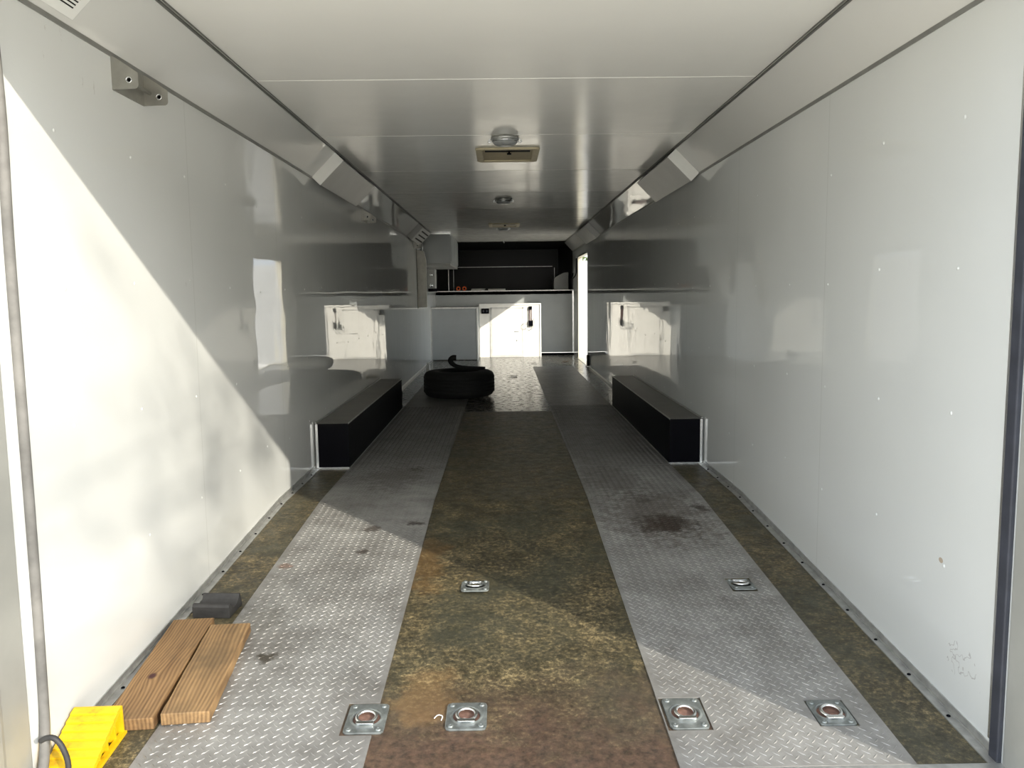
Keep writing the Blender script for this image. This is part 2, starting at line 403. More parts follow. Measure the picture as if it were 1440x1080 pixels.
# base angles with screw heads
for s, nm in ((-1, 'baseboard_left'), (1, 'baseboard_right')):
    m = MB()
    def ang(y0, y1, t):
        a, b = fz(y0), fz(y1)
        m.prism([(y0, a), (y1, b), (y1, b + .004), (y0, a + .004)], s * W, s * (W - .034), 'x')
        m.prism([(y0, a), (y1, b), (y1, b + .026), (y0, a + .026)], s * W, s * (W - .004), 'x')
        m.prism([(y0, a + .004), (y1, b + .004), (y1, b + .008), (y0, a + .008)], s * (W - .004), s * (W - .010), 'x')
    ang(Y0, YK, 0); ang(YK, 5.15, 0)
    ang(7.95, 12.38 if s > 0 else 13.77, 0)
    struct(m.build(nm, M_ALU))
    m = MB(); y = 2.2
    while y < 5.1:
        m.lathe([(.006, 0), (.006, .002), (.003, .004), (0, .004)], (s * (W - .022), y, fz(y) + .004), 10); y += .23
    o = m.build('screw_heads', M_BLACKP, bpy.data.objects[nm])
# rear door jambs and rubber seals
for s in (-1, 1):
    m = MB(); m.box(min(s * W, s * (W + .10)), max(s * W, s * (W + .10)), 1.72, 1.82, -.25, H + .06)
    x1 = s * (W - .001)
    m.prism([(x1, 1.82), (x1 - s * .006, 1.835), (x1 - s * .006, 1.86), (x1 - s * .002, 1.875), (x1 - s * .002, 1.975), (x1, 1.98)], -.16, ZW, 'z')
    struct(m.build('trim_%d' % (9 if s < 0 else 10), M_JAMB))
    if s < 0:
        pts = smoothline([(-W + .006, 2.038, ZW - .02), (-W + .010, 2.045, 1.55), (-W + .008, 2.04, 1.2), (-W + .008, 2.04, .5), (-W + .008, 2.035, .1), (-W + .014, 2.02, -.02), (-W + .022, 1.99, -.09), (-W + .03, 1.95, -.122)], 8)
        struct(MB().tube(pts, .013, 10).build('trim_11', M_GASKG))
        struct(MB().box(-W, -W + .004, 2.052, 2.066, -.12, ZW - .02).build('trim_13', M_CREAM))
    else:
        struct(MB().box(W - .014, W, 1.985, 2.022, -.13, ZW - .01, .004).build('trim_12', M_GASK))
        struct(MB().box(W - .005, W, 2.028, 2.044, -.09, ZW - .01, .002).build('trim_14', M_ALUB))
# header over the rear opening
struct(MB().box(-1.35, 1.35, 1.70, 1.82, 1.883, H + .12).build('wall_rear', M_JAMB))
# front riser below the nose deck and the nose box
m = MB(); m.box(-W, W, YB, YB + .04, .035, 1.165)
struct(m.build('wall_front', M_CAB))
struct(MB().box(-W, W, YB - .004, YB + .01, 1.158, 1.176).build('trim_15', M_ALU))
struct(MB().box(W - .012, W - .002, YB - .012, YB - .001, .04, 1.16).build('trim_16', M_ALUB))
struct(MB().box(-1.3, 1.3, 17.0, 17.1, 1.1, H + .05).build('wall_nose', M_NOSE))
for s in (-1, 1):
    m = MB(); m.prism([(s * 1.249, YB + .05), (s * 1.12, 17.0), (s * 1.249, 17.0)], 1.168, H - .003, 'z'); struct(m.build('wall_nose_%s' % ('left' if s < 0 else 'right'), M_NOSE))
m = MB().box(-1.0, 1.0, 16.985, 16.999, 1.664, 1.674); m.box(1.037, 1.047, 16.985, 16.999, 1.17, 1.64); m.box(-1.047, -1.037, 16.985, 16.999, 1.17, 1.66)
struct(m.build('trim_17', M_ALU))
# side door: frame and opened leaf outside
m = MB()
m.box(W + .0, W + .075, DY1 - .002, DY1 + .03, -.02, DZ); m.box(W, W + .075, DY0 - .03, DY0 + .002, -.02, DZ); m.box(W, W + .075, DY0, DY1, DZ - .004, DZ + .02)
m.box(W - .012, W + .08, DY0, DY1, -.03, .006)
fr = struct(m.build('door_1', M_CREAM))
m = MB(); m.box(W + .082, W + .082 + .72, DY1 + .035, DY1 + .075, -.02, DZ - .06, .004)
struct(m.build('door_leaf', simple('grey_white_door_skin', (.40, .41, .42), .4), fr))
m = MB(); m.box(W + .080, W + .094, DY1 + .025, DY1 + .034, -.02, DZ - .06); struct(m.build('door_hinge', M_ALU, fr))
# ground outside
m = MB(); m.quad((-70, -60, -.55), (80, -60, -.55), (80, 120, -.55), (-70, 120, -.55)); struct(m.build('ground', M_CONC))

# ================================================================== TREAD PLATES
def treads(mb, x0, x1, y0, y1, holes=()):
    p = .0345; nx = int((x1 - x0) / p * 2) - 1; ny = int((y1 - y0) / p * 2) - 1
    ox = ((x1 - x0) - (nx - 1) * p / 2) / 2
    bm = mb.bm; L_, Wd, Ht = .0128, .0026, .0018
    for j in range(ny):
        y = y0 + p / 2 + j * p / 2; z = fz(y) + .0045
        for i in range(nx):
            if (i + j) % 2: continue
            x = x0 + ox + i * p / 2
            if any(a - .014 < x < b + .014 and c - .014 < y < d + .014 for a, b, c, d in holes): continue
            a = math.radians(47 if j % 2 else -47)
            ca, sa = math.cos(a), math.sin(a)
            def P(u, v, h): return (x + u * ca - v * sa, y + u * sa + v * ca, z + h + SL * ((u * sa + v * ca) if y < YK else 0))
            v = [bm.verts.new(q) for q in (P(-L_, 0, 0), P(0, -Wd, 0), P(L_, 0, 0), P(0, Wd, 0), P(-L_ * .6, 0, Ht), P(L_ * .6, 0, Ht))]
            for fc in ((0, 1, 4), (1, 5, 4), (1, 2, 5), (2, 3, 5), (3, 4, 5), (3, 0, 4)):
                bm.faces.new([v[k] for k in fc])
def platemesh(x0, x1, y0, y1, holes, ytread):
    m = MB(); 
    xs = sorted({x0, x1} | {c for h in holes for c in h[:2] if x0 < c < x1}); ys = sorted({y0, y1, YK} | {c for h in holes for c in h[2:] if y0 < c < y1})
    ys = [y for y in ys if y0 <= y <= y1]
    for xa, xb in zip(xs, xs[1:]):
        for ya, yb in zip(ys, ys[1:]):
            cx, cy = (xa + xb) / 2, (ya + yb) / 2
            if any(h[0] < cx < h[1] and h[2] < cy < h[3] for h in holes): continue
            m.prism([(ya, fz(ya) + .0005), (yb, fz(yb) + .0005), (yb, fz(yb) + .0045), (ya, fz(ya) + .0045)], xa, xb, 'x')
    treads(m, x0, x1, y0, min(y1, ytread), holes)
    return m
HL = [(-.505, -.385, 2.155, 2.322)]
HR = [(.417, .543, 2.152, 2.322), (.845, .958, 2.160, 2.296), (.855, .955, 3.07, 3.205)]
o = platemesh(-1.03, -.413, Y0, 5.09, HL, 9).build('tread_plate', M_PLL)
tag(o, 'sunlit aluminium tread plate on the floor left, running from rear sill', 'floor plate', 'tread plate runners')
o = platemesh(.413, 1.03, Y0, 5.12, HR, 9).build('tread_plate', M_PLR)
tag(o, 'aluminium tread plate on the floor right, with dark oil stain', 'floor plate', 'tread plate runners')
o = platemesh(-1.024, -.413, 5.095, 12.35, [], 8.0).build('tread_plate', M_PLL)
tag(o, 'dark shaded tread plate on the floor beside the left wheel well', 'floor plate', 'tread plate runners')
o = platemesh(.413, 1.024, 5.125, 12.35, [], 8.0).build('tread_plate', M_PLR)
tag(o, 'dark shaded tread plate on the floor beside the right wheel well', 'floor plate', 'tread plate runners')

# ================================================================== TIE-DOWN RINGS
def tiedown(label, x, y, wx, wy, flip=False, rz=0.0, hole=M_RUSTH):
    t = thing('tie_down_ring', label, 'tie-down ring', (x, y, fz(y) + .001), (RA, 0, rz + (math.pi if flip else 0)), 'recessed tie-down rings in the floor')
    hx, hy = wx / 2, wy / 2
    # rounded plate with round opening
    m = MB(); b = bmesh.new(); n = 48; R = .040; r_c = .014
    def edge(a):
        ca, sa = math.cos(a), math.sin(a); k = min(hx / max(abs(ca), 1e-6), hy / max(abs(sa), 1e-6))
        px, py = ca * k, sa * k
        px = max(-hx, min(hx, px)); py = max(-hy, min(hy, py))
        # round corners
        cx, cy = hx - r_c, hy - r_c
        if abs(px) > cx and abs(py) > cy:
            d = Vector((abs(px) - cx, abs(py) - cy)); d.normalize(); px = math.copysign(cx + d.x * r_c, px); py = math.copysign(cy + d.y * r_c, py)
        return px, py
    lo = []; 
    rings = []
    for (mode, zz) in (('e', 0.0), ('e', .0040), ('e2', .0052), ('r3', .0052), ('r2', .0075), ('r', .0052), ('rr', -.0008)):
        rg = []
        for i in range(n):
            a = 2 * math.pi * (i + .5) / n; ex, ey = edge(a)
            if mode == 'e': q = (ex, ey)
            elif mode == 'e2': q = (ex * .975, ey * .975)
            elif mode == 'r3': q = (math.cos(a) * R * 1.22, math.sin(a) * R * 1.22)
            elif mode == 'r2': q = (math.cos(a) * R * 1.08, math.sin(a) * R * 1.08)
            elif mode == 'r': q = (math.cos(a) * R, math.sin(a) * R)
            else: q = (math.cos(a) * R * .97, math.sin(a) * R * .97)
            rg.append(b.verts.new((q[0], q[1], zz)))
        rings.append(rg)
    for A, B in zip(rings, rings[1:]):
        for i in range(n): b.faces.new((A[i], A[(i + 1) % n], B[(i + 1) % n], B[i]))
    bmesh.ops.recalc_face_normals(b, faces=b.faces)
    for f_ in b.faces: f_.smooth = False
    m._add(b); m.build('mounting_plate', M_STEEL, t)
    MB().lathe([(.0395, -.0005), (.0, .0006)], (0, 0, .0006), 32).build('recess_cup', hole, t)
    # ring lying in the cup and its hinge bar
    pts = [(.0275 * math.cos(a), .0275 * math.sin(a) - .001, .0085 + .002 * math.sin(a)) for a in [2 * math.pi * i / 32 for i in range(32)]]
    MB().tube(pts, .0052, 10, closed=True).build('ring', M_CHROME, t)
    m = MB(); m.prism(rrect(-.026, .026, -.0395, -.0255, .006, 4), .004, .0125, 'z', .0012); m.build('hinge_bar', M_CHROME, t)
    for sx in (-1, 1):
        for sy in (-1, 1):
            m = MB(); m.lathe([(.0085, .0035), (.0085, .0060), (.0065, .0082), (.0035, .0086), (.0028, .0070), (0, .0070)], (sx * (hx - .0155), sy * (hy - .0165), .001), 14)
            m.build('bolt', M_STEEL, t)
    return t
tiedown('recessed tie-down ring set into the edge of the left tread plate', -.440, 2.238, .115, .150)
tiedown('recessed tie-down ring in the brown vinyl by the rear sill', -.152, 2.242, .118, .138)
tiedown('recessed tie-down ring at the inner corner of right tread plate', .481, 2.237, .112, .158)
tiedown('recessed tie-down ring in right tread plate on the shadow edge', .901, 2.228, .106, .130)
tiedown('small dark tie-down ring farther in on the mottled centre vinyl', -.157, 3.162, .112, .132, True, 0, M_HOLE)
tiedown('tie-down ring farther in on the right tread plate near oil stain', .905, 3.138, .094, .130, True, 0, M_HOLE)

# ================================================================== PLANKS AND CHOCKS
def plank(name, label, mat, c, rz, wid, ln, th, worn):
    m = MB(); b = bmesh.new(); N = 14
    R_ = random.Random(worn)
    rows = []
    for i in range(N + 1):
        y = -ln / 2 + ln * i / N; e0 = R_.uniform(-.0012, .0012); e1 = R_.uniform(-.0012, .0012)
        rows.append([b.verts.new((x, y + (R_.uniform(-.002, .002) if i in (0, N) else 0), z)) for x, z in ((-wid / 2 + e0, 0), (wid / 2 + e1, 0), (wid / 2 + e1, th), (-wid / 2 + e0, th))])
    for A, B in zip(rows, rows[1:]):
        for k in range(4): b.faces.new((A[k], A[(k + 1) % 4], B[(k + 1) % 4], B[k]))
    b.faces.new(rows[0]); b.faces.new(rows[-1][::-1]); bmesh.ops.recalc_face_normals(b, faces=b.faces)
    es = [e for e in b.edges if len(e.link_faces) == 2 and e.calc_face_angle(0) > 1.0]
    bmesh.ops.bevel(b, geom=es, offset=.003, segments=2, profile=.5, affect='EDGES')
    m._add(b); o = m.build(name, mat); o.location = c; o.rotation_euler = (RA, 0, rz)
    return tag(o, label, 'plank', 'loose planks on the floor')
plank('wooden_plank', 'weathered wooden plank with dark knot lying against left wall', M_WOOD1, (-1.133, 2.52, fz(2.52) + .001), math.radians(4.5), .140, .64, .036, 3)
plank('wooden_plank', 'weathered wooden plank without knot, lying on the left tread plate', M_WOOD2, (-.981, 2.50, fz(2.50) + .007), math.radians(5.5), .136, .565, .036, 5)

# black rubber chock
m = MB(); prof = [(0, 0), (0, .042), (.006, .050), (.016, .052)] + [(.016 + .082 * i / 8, .052 - .026 * math.sin(math.pi * (i / 8)) - .006 * i / 8) for i in range(1, 8)] + [(.098, .054), (.108, .052), (.118, .02), (.122, 0)]
m.prism(prof, -.07, .07, 'x', .0015)
o = m.build('rubber_chock', M_RUBBER); o.location = (-1.125, 2.915, fz(2.915) + .001); o.rotation_euler = (RA, 0, math.radians(-4))
tag(o, 'small black rubber chock with scooped top behind the two planks', 'chock')

# yellow wheel chock: hollow ribbed wedge
t = thing('wheel_chock', 'yellow plastic wedge wheel chock by the left rear corner', 'wheel chock', (-1.178, 2.19, fz(2.19) + .001), (RA, 0, math.radians(2)))
hw = .064; Lc = .215; Hc = .088; th = .006
m = MB()
rib = [(0, Hc), (-.012, Hc)]
n = 8
top = []
for i in range(n):
    a = -.012 - (Lc - .012) * i / n; b_ = -.012 - (Lc - .012) * (i + 1) / n
    za = Hc - (Hc - .012) * i / n; zb = Hc - (Hc - .012) * (i + 1) / n
    top += [(a, za), (b_ + .0045, zb + .0050), (b_ + .004, zb + .0005), (b_ + .001, zb + .0002)]
outer = [(0, Hc - .004), (-.005, Hc)] + top + [(-Lc, .0)]
inner = [(-Lc + .004, 0)] + [(-.014, Hc - .014), (-.006, Hc - .014), (-.006, 0), (0, 0)]
m.prism(outer + inner, -hw, hw, 'x')
m.build('ramp_face', M_YEL, t)
m = MB(); m.prism([(0, 0), (0, Hc - .006), (-.012, Hc - .006), (-Lc + .004, .006), (-Lc + .004, 0)], -hw + .004, -hw + .008, 'x')
m.prism([(-.004, .004), (-.004, Hc - .008), (-.012, Hc - .008), (-Lc + .02, .004)], hw - .030, hw - .026, 'x')
for yy in (-.04, -.09, -.14):
    zz = (Hc - .02) * (1 + yy / Lc)
    m.box(hw - .028, hw - .006, yy - .003, yy + .003, 0, zz)
m.build('side_web', M_YEL, t)
m = MB(); m.prism([(.002, 0), (.002, .008), (-Lc - .004, .008), (-Lc - .004, 0)], hw - .012, hw + .006, 'x', .001); m.build('base_flange', M_YEL, t)

# hose loop at left jamb
pts = smoothline([(-W + .040, 1.955, -.004), (-W + .058, 1.955, .004), (-W + .076, 1.955, .002), (-W + .092, 1.955, -.018), (-W + .104, 1.955, -.055), (-W + .106, 1.952, -.095), (-W + .104, 1.940, -.125)], 7)
m = MB(); m.tube(pts, [.0068 + (.0004 if i % 2 else 0) for i in range(len(pts))], 12)
tag(m.build('cable_loop', M_RUBBER), 'black ribbed cable loop sticking out in front of yellow chock', 'cable')

# ================================================================== WHEEL WELLS
for s in (-1, 1):
    side = 'left' if s < 0 else 'right'
    t = thing('wheel_well_box', 'long low black wheel well box along the %s wall' % side, 'wheel well', (s * (W - .004), 5.17, 0), (0, 0, 0), 'wheel well boxes')
    xi = -s * .214; Yl = 2.78; Zt = .293
    def bx(m, xa, xb, ya, yb, za, zb, bev=0): m.box(min(xa, xb), max(xa, xb), ya, yb, za, zb, bev)
    m = MB(); bx(m, 0, xi, 0, Yl, .0, Zt - .003); m.build('housing', M_BLACKP, t)
    m = MB(); bx(m, 0, xi, .0, Yl, Zt - .003, Zt); m.build('top_cover', M_BROWNT, t)
    m = MB(); bx(m, xi + s * .003, xi - s * .0015, 0, Yl, Zt - .006, Zt + .0015); bx(m, -s * .002, -s * .012, 0, Yl, Zt, Zt + .006)
    bx(m, xi - s * .001, xi - s * .010, 0, Yl, 0, .006); m.build('edge_trim', M_ALU, t)
    m = MB(); bx(m, -s * .004, -s * .020, -.010, -.001, .008, Zt - .003); m.build('front_upright_trim', M_ALUB, t)
    m = MB(); bx(m, -s * .004, xi, -.014, -.001, 0, .010); m.build('front_floor_trim', M_ALUB, t)

# ================================================================== COVE FIXTURES
def fixture(s, y0, y1, label, slots=False, prot=.072):
    t = thing('cove_fixture', label, 'wall fixture', (s * 1.1715, y0, 1.9422), (0, s * math.radians(45), 0), 'boxes mounted on the sloping ceiling edge')
    # local: x along the slope, z away from cove is -z
    Lh = .108; Ln = y1 - y0
    if s > 0: pass
    m = MB(); m.box(-Lh, Lh, .002, Ln, -prot, -.0, .003); m.build('housing', M_GREYP, t)
    m = MB(); m.box(-Lh - .001, Lh + .001, -.006, .004, -prot - .002, .0, .002); m.build('end_cap', M_FIXCAP if not slots else M_GREYP, t)  # end cap whitened for the light it catches from the rear opening
    if slots:
        for k in (-.062, 0, .062):
            m = MB(); m.box(k - .010, k + .010, .20, Ln - .06, -prot - .0015, -prot + .001); m.build('slot', M_HOLE, t)
    return t
fixture(-1, 5.37, 6.66, 'grey box fixture on left sloping ceiling edge, nearest to the opening')
fixture(1, 5.37, 6.60, 'grey box fixture on right sloping ceiling edge, nearest to the opening')
fixture(-1, 10.62, 11.75, 'far grey box with dark slots on left sloping ceiling edge', True)
fixture(1, 10.75, 12.0, 'far plain grey box on right ceiling edge above side door')

# ================================================================== WALL BRACKETS
def bracket(label, y, ln, sc_=1.0):
    t = thing('wall_bracket', label, 'bracket', (-W, y, 1.862), (0, 0, 0), 'steel brackets at the top of the left wall')
    m = MB(); m.box(0, .004, 0, ln, -.108, 0); m.build('back_plate', M_GALV, t)
    for k, yy in enumerate((0, ln)):
        # ear: chamfered plate with a hole
        out = [(0, 0), (.052, -.038), (.080, -.058)] + arc(.070, -.093, .012, 0, -90, 4) + [(0, -.105)]
        out = [(0, 0), (.045, -.030), (.082, -.056), (.083, -.062)] + [(.083, -.094), (.080, -.101), (.073, -.105), (0, -.107)]
        b = bmesh.new(); hc = (.054, -.078); r = .0065
        o_ = [b.verts.new((x * sc_, yy - .002, z * sc_)) for x, z in out]
        h_ = [b.verts.new((hc[0] + r * math.cos(a), yy - .002, hc[1] + r * math.sin(a))) for a in [2 * math.pi * i / 12 for i in range(12)]]
        es = [b.edges.new((o_[i], o_[(i + 1) % len(o_)])) for i in range(len(o_))] + [b.edges.new((h_[i], h_[(i + 1) % 12])) for i in range(12)]
        bmesh.ops.triangle_fill(b, edges=es, use_beauty=True)
        g = bmesh.ops.extrude_face_region(b, geom=list(b.faces))
        for v in [v for v in g['geom'] if isinstance(v, bmesh.types.BMVert)]: v.co.y += .004
        bmesh.ops.recalc_face_normals(b, faces=b.faces)
        mm = MB(); mm._add(b); e = mm.build('ear_plate', M_GALV, t)
        rg = MB().tube([(hc[0] + .0085 * math.cos(a), yy - .003, hc[1] + .0085 * math.sin(a)) for a in [2 * math.pi * i / 16 for i in range(16)]], .0018, 6, closed=True)
        rg.build('bushing', M_CHROME, e)
        MB().lathe([(.0062, .0), (.0062, .03), (0, .03)], n=12).build('hole_shade_plug', M_HOLE, e).rotation_euler = (-math.pi / 2, 0, 0)  # black plug put in for the shade inside the hole
        [c for c in e.children if c.name.startswith('hole_shade_plug')][0].location = (hc[0], yy + .0, hc[1])
    m = MB().tube([(.054, .0, -.078), (.054, ln, -.078)], .0055, 10) if False else MB().tube([(.02, .002, -.06), (.024, ln, -.066)], .006, 8)
    m.build('rod', M_GALV, t)
bracket('grey steel bracket with two ears high on left wall, near the opening', 2.664, .225)
bracket('small steel bracket high on left wall under the first grey box', 7.20, .30)
bracket('farthest steel bracket on left wall, under the slotted box', 11.35, .22)

# vent grille in left cove by the opening
t = thing('vent_grille', 'slotted white vent grille in sloping panel at top left corner', 'vent', (-1.1715, 2.40, 1.9422), (0, -math.radians(45), 0))
m = MB(); m.box(-.085, .10, -.46, 0, -.004, .0, .001); m.build('grille_plate', M_FIXCAP, t)
for g in range(2):
    for k in range(11):
        xx = -.055 + k * .0105
        m = MB(); m.box(xx - .002, xx + .002, -.20 - g * .20, -.035 - g * .20, -.0048, -.003); m.build('slot', M_HOLE, t)

# ================================================================== CEILING LAMPS AND HATCHES
def lamp(y, label):
    t = thing('dome_lamp', label, 'ceiling lamp', (-.006, y, H), (0, 0, 0), 'round ceiling lamps in a row')
    MB().lathe([(0, -.001), (.082, -.001), (.085, -.010), (.080, -.020), (.074, -.022), (0, -.022)], n=32).build('base_ring', M_ALU, t)
    MB().lathe([(.073, -.022), (.071, -.034), (.060, -.044), (.040, -.050), (.018, -.052), (0, -.052)], n=32).build('lens', M_LENS, t)
    MB().lathe([(.078, -.020), (.080, -.026), (.075, -.029), (.072, -.025)], n=32, close=True).build('chrome_bezel', M_CHROME, t)
    for s in (-1, 1):
        MB().tube(smoothline([(s * .080, 0, -.026), (s * .092, 0, -.030), (s * .098, 0, -.022), (s * .090, 0, -.012), (s * .082, 0, -.010)], 5), .0035, 8).build('clip', M_CHROME, t)
    return t
l0 = lamp(4.93, 'round ceiling lamp nearest to the opening, beside the first hatch')
dup(l0, (-.010, 8.05, H), label='round ceiling lamp in the middle, between the two ceiling hatches')
dup(l0, (-.008, 11.42, H), label='round ceiling lamp farthest in, behind the second hatch')
def hatch(y, label):
    t = thing('roof_hatch', label, 'roof vent', (.012, y, H), (0, 0, 0), 'roof vents in the ceiling')
    hx, hy = .205, .255
    # ivory bezel frame
    m = MB(); O = rrect(-hx, hx, -hy, hy, .04, 5); I = rrect(-hx + .045, hx - .045, -hy + .045, hy - .045, .012, 5); b = bmesh.new()
    R4 = []
    for loop, z in ((O, 0.0), (O, -.006), ([(x * .985, yy * .985) for x, yy in O], -.012), ([(x * 1.04, yy * 1.04) for x, yy in I], -.012), (I, -.008), (I, .0)):
        R4.append([b.verts.new((x, yy, z)) for x, yy in loop])
    n = len(O)
    for A, B in zip(R4, R4[1:]):
        for i in range(n): b.faces.new((A[i], A[(i + 1) % n], B[(i + 1) % n], B[i]))
    bmesh.ops.recalc_face_normals(b, faces=b.faces); m._add(b); m.build('bezel', M_BONE, t)
    m = MB().box(-hx + .046, hx - .046, -hy + .046, hy - .046, -.0035, -.0005); m.build('screen', M_BONED, t)
    m = MB().box(-.145, .145, -.20, -.135, -.0095, -.004); m.build('dark_gap', M_HOLE, t)
    m = MB().tube([(.01, -.15, -.008), (.01, -.17, -.026)], .006, 8); m.box(-.004, .024, -.18, -.165, -.032, -.022, .002); m.build('crank_knob', M_BLACKP, t)
    return t
h0 = hatch(5.52, 'ivory plastic roof vent nearest to the opening')
dup(h0, (.0, 11.00, H), label='ivory plastic roof vent farther in, near the front end')
t = thing('ceiling_hook', 'tiny bright hook hanging from the ceiling near the front end', 'hook', (-.007, 14.25, H))
MB().lathe([(.02, 0), (.02, -.004), (.006, -.008), (0, -.008)], n=16).build('base', M_CHROME, t)
MB().tube(smoothline([(0, 0, -.006), (0, 0, -.028), (.008, 0, -.036), (.014, 0, -.028)], 5), .004, 8).build('hook', M_CHROME, t)

# ================================================================== FRONT CABINETS
# low cabinet against the left wall
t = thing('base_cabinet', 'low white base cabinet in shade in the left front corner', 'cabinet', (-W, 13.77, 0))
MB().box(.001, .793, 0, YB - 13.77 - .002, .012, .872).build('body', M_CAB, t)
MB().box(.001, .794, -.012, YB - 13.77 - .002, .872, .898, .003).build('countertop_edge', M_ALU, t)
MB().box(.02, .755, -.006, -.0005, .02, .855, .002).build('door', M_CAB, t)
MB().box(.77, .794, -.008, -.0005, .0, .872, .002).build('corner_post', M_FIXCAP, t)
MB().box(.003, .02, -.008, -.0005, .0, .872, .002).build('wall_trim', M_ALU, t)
# cabinet with sunlit door
t = thing('door_cabinet', 'white cabinet with a framed door caught by sunlight at front', 'cabinet', (-.455, 14.42, 0))
dep = YB - 14.42 - .002
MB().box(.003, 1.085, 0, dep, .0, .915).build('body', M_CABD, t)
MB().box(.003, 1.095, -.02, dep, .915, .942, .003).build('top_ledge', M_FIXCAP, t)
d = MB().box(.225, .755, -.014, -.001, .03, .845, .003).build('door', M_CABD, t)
MB().box(.62, .70, -.022, -.0145, .44, .455, .002).build('handle', M_ALU, d)
MB().lathe([(.012, 0), (.012, .004), (0, .005)], n=12).build('latch', M_STEEL, d)
bpy.data.objects['latch'].location = (.66, -.016, .29); bpy.data.objects['latch'].rotation_euler = (math.pi / 2, 0, 0)
m = MB(); m.box(.195, .222, -.010, -.001, .0, .875, .002); m.box(.758, .785, -.010, -.001, 0, .875, .002); m.box(.195, .785, -.010, -.001, .85, .88, .002); m.box(.195, .785, -.012, -.001, 0, .028, .002)
m.build('door_frame', simple('off_white_door_frame', (.62, .62, .59), .4), t)
m = MB(); m.box(.003, .022, -.014, -.001, 0, .915, .002); m.build('corner_post', M_FIXCAP, t)
m = MB(); m.box(1.07, 1.095, -.014, -.001, 0, .915, .002); m.build('corner_post', M_FIXCAP, t)
t = thing('switch_box', 'small black switch box on upper left of sunlit cabinet', 'switch', (-.345, 14.40, .815))
MB().box(-.068, .068, -.02, .018, -.045, .045, .006).build('box', M_BLACKP, t)
for k in (-.03, .03): MB().box(k - .014, k + .014, -.026, -.019, -.02, .02, .002).build('switch', M_GASK, t)
# hanging strap with a wire loop
t = thing('hanging_strap', 'dark maroon strap with wire loop hanging on sunlit cabinet', 'strap', (.455, 14.395, .89))
MB().box(-.028, .024, -.018, .018, -.06, .0, .005).build('clip', M_BLACKP, t)
m = MB(); m.box(-.026, -.008, -.010, .0, -.27, -.05, .003); m.box(.004, .020, -.010, .0, -.27, -.05, .003); m.build('webbing', M_MAROON, t)
MB().box(-.034, .040, -.022, .006, -.35, -.25, .008).build('buckle', M_BLACKP, t)
MB().tube([(-.115 + .05 * math.cos(a), -.008, -.355 + .05 * math.sin(a)) for a in [2 * math.pi * i / 28 for i in range(28)]], .0035, 6, closed=True).build('wire_loop', M_STEEL, t)
MB().tube(smoothline([(.03, -.01, -.26), (.055, -.012, -.22), (.06, -.012, -.32), (.02, -.012, -.39), (-.03, -.012, -.42), (-.07, -.012, -.40)], 6), .004, 6).build('wire_tail', M_STEEL, t)
# upper cabinet
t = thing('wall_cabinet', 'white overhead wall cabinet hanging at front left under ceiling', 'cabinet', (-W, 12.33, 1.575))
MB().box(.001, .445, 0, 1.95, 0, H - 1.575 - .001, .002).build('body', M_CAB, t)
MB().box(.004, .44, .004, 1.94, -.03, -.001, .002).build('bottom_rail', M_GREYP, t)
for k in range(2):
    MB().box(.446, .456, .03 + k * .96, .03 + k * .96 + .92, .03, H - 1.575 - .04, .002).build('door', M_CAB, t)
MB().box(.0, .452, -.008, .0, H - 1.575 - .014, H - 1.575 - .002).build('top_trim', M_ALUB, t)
# tall folded panel on left wall
t = thing('folding_panel', 'tall narrow pale panel standing out from left wall above cabinet', 'panel', (-W, 11.72, .935))
m = MB(); m.prism([(.001, 0), (.135, 0), (.135, .66), (.105, .79), (.001, .81)], 0, .05, 'y', .004); m.build('board', M_GALV if False else simple('pale_worn_panel', (.66, .64, .57), .5), t)
MB().box(.001, .005, -.005, .055, -.02, .83).build('hinge_strip', M_BLACKP, t)
MB().tube([(.085, .02, .79), (.085, .02, .90)], .006, 8).build('support_rod', M_CHROME, t)
# small wall unit
t = thing('wall_unit', 'small grey wall unit with knobs on left wall near front', 'wall unit', (-W, 13.25, 1.16))
MB().box(.001, .13, 0, .30, 0, .36, .006).build('box', M_GREYP, t)
for k, z in enumerate((.10, .27)):
    o = MB().lathe([(.028, 0), (.026, .03), (.014, .045), (0, .045)], n=16).build('knob', M_CHROME, t); o.location = (.07, -.001, z); o.rotation_euler = (math.pi / 2, 0, 0)
MB().box(.02, .16, -.03, .0, .0, .05, .005).build('shelf_clip', M_BLACKP, t)
# vertical post on nose left
m = MB().box(-1.025, -1.012, 15.05, 15.065, 1.169, H - .004); tag(m.build('nose_post', M_ALU), 'thin bright metal post on raised front deck, left side', 'post')
# box panel at right of the deck
t = thing('deck_box', 'pale box with sloping top on right of raised front deck', 'box', (.93, 15.35, 1.169))
MB().prism([(0, 0), (.27, 0), (.27, .33), (.18, .325), (0, .225)], 0, .5, 'y', .004).build('body', M_GREYP, t)
MB().box(.272, .284, -.004, .5, 0, .34, .002).build('side_rail', M_BLACKP, t)
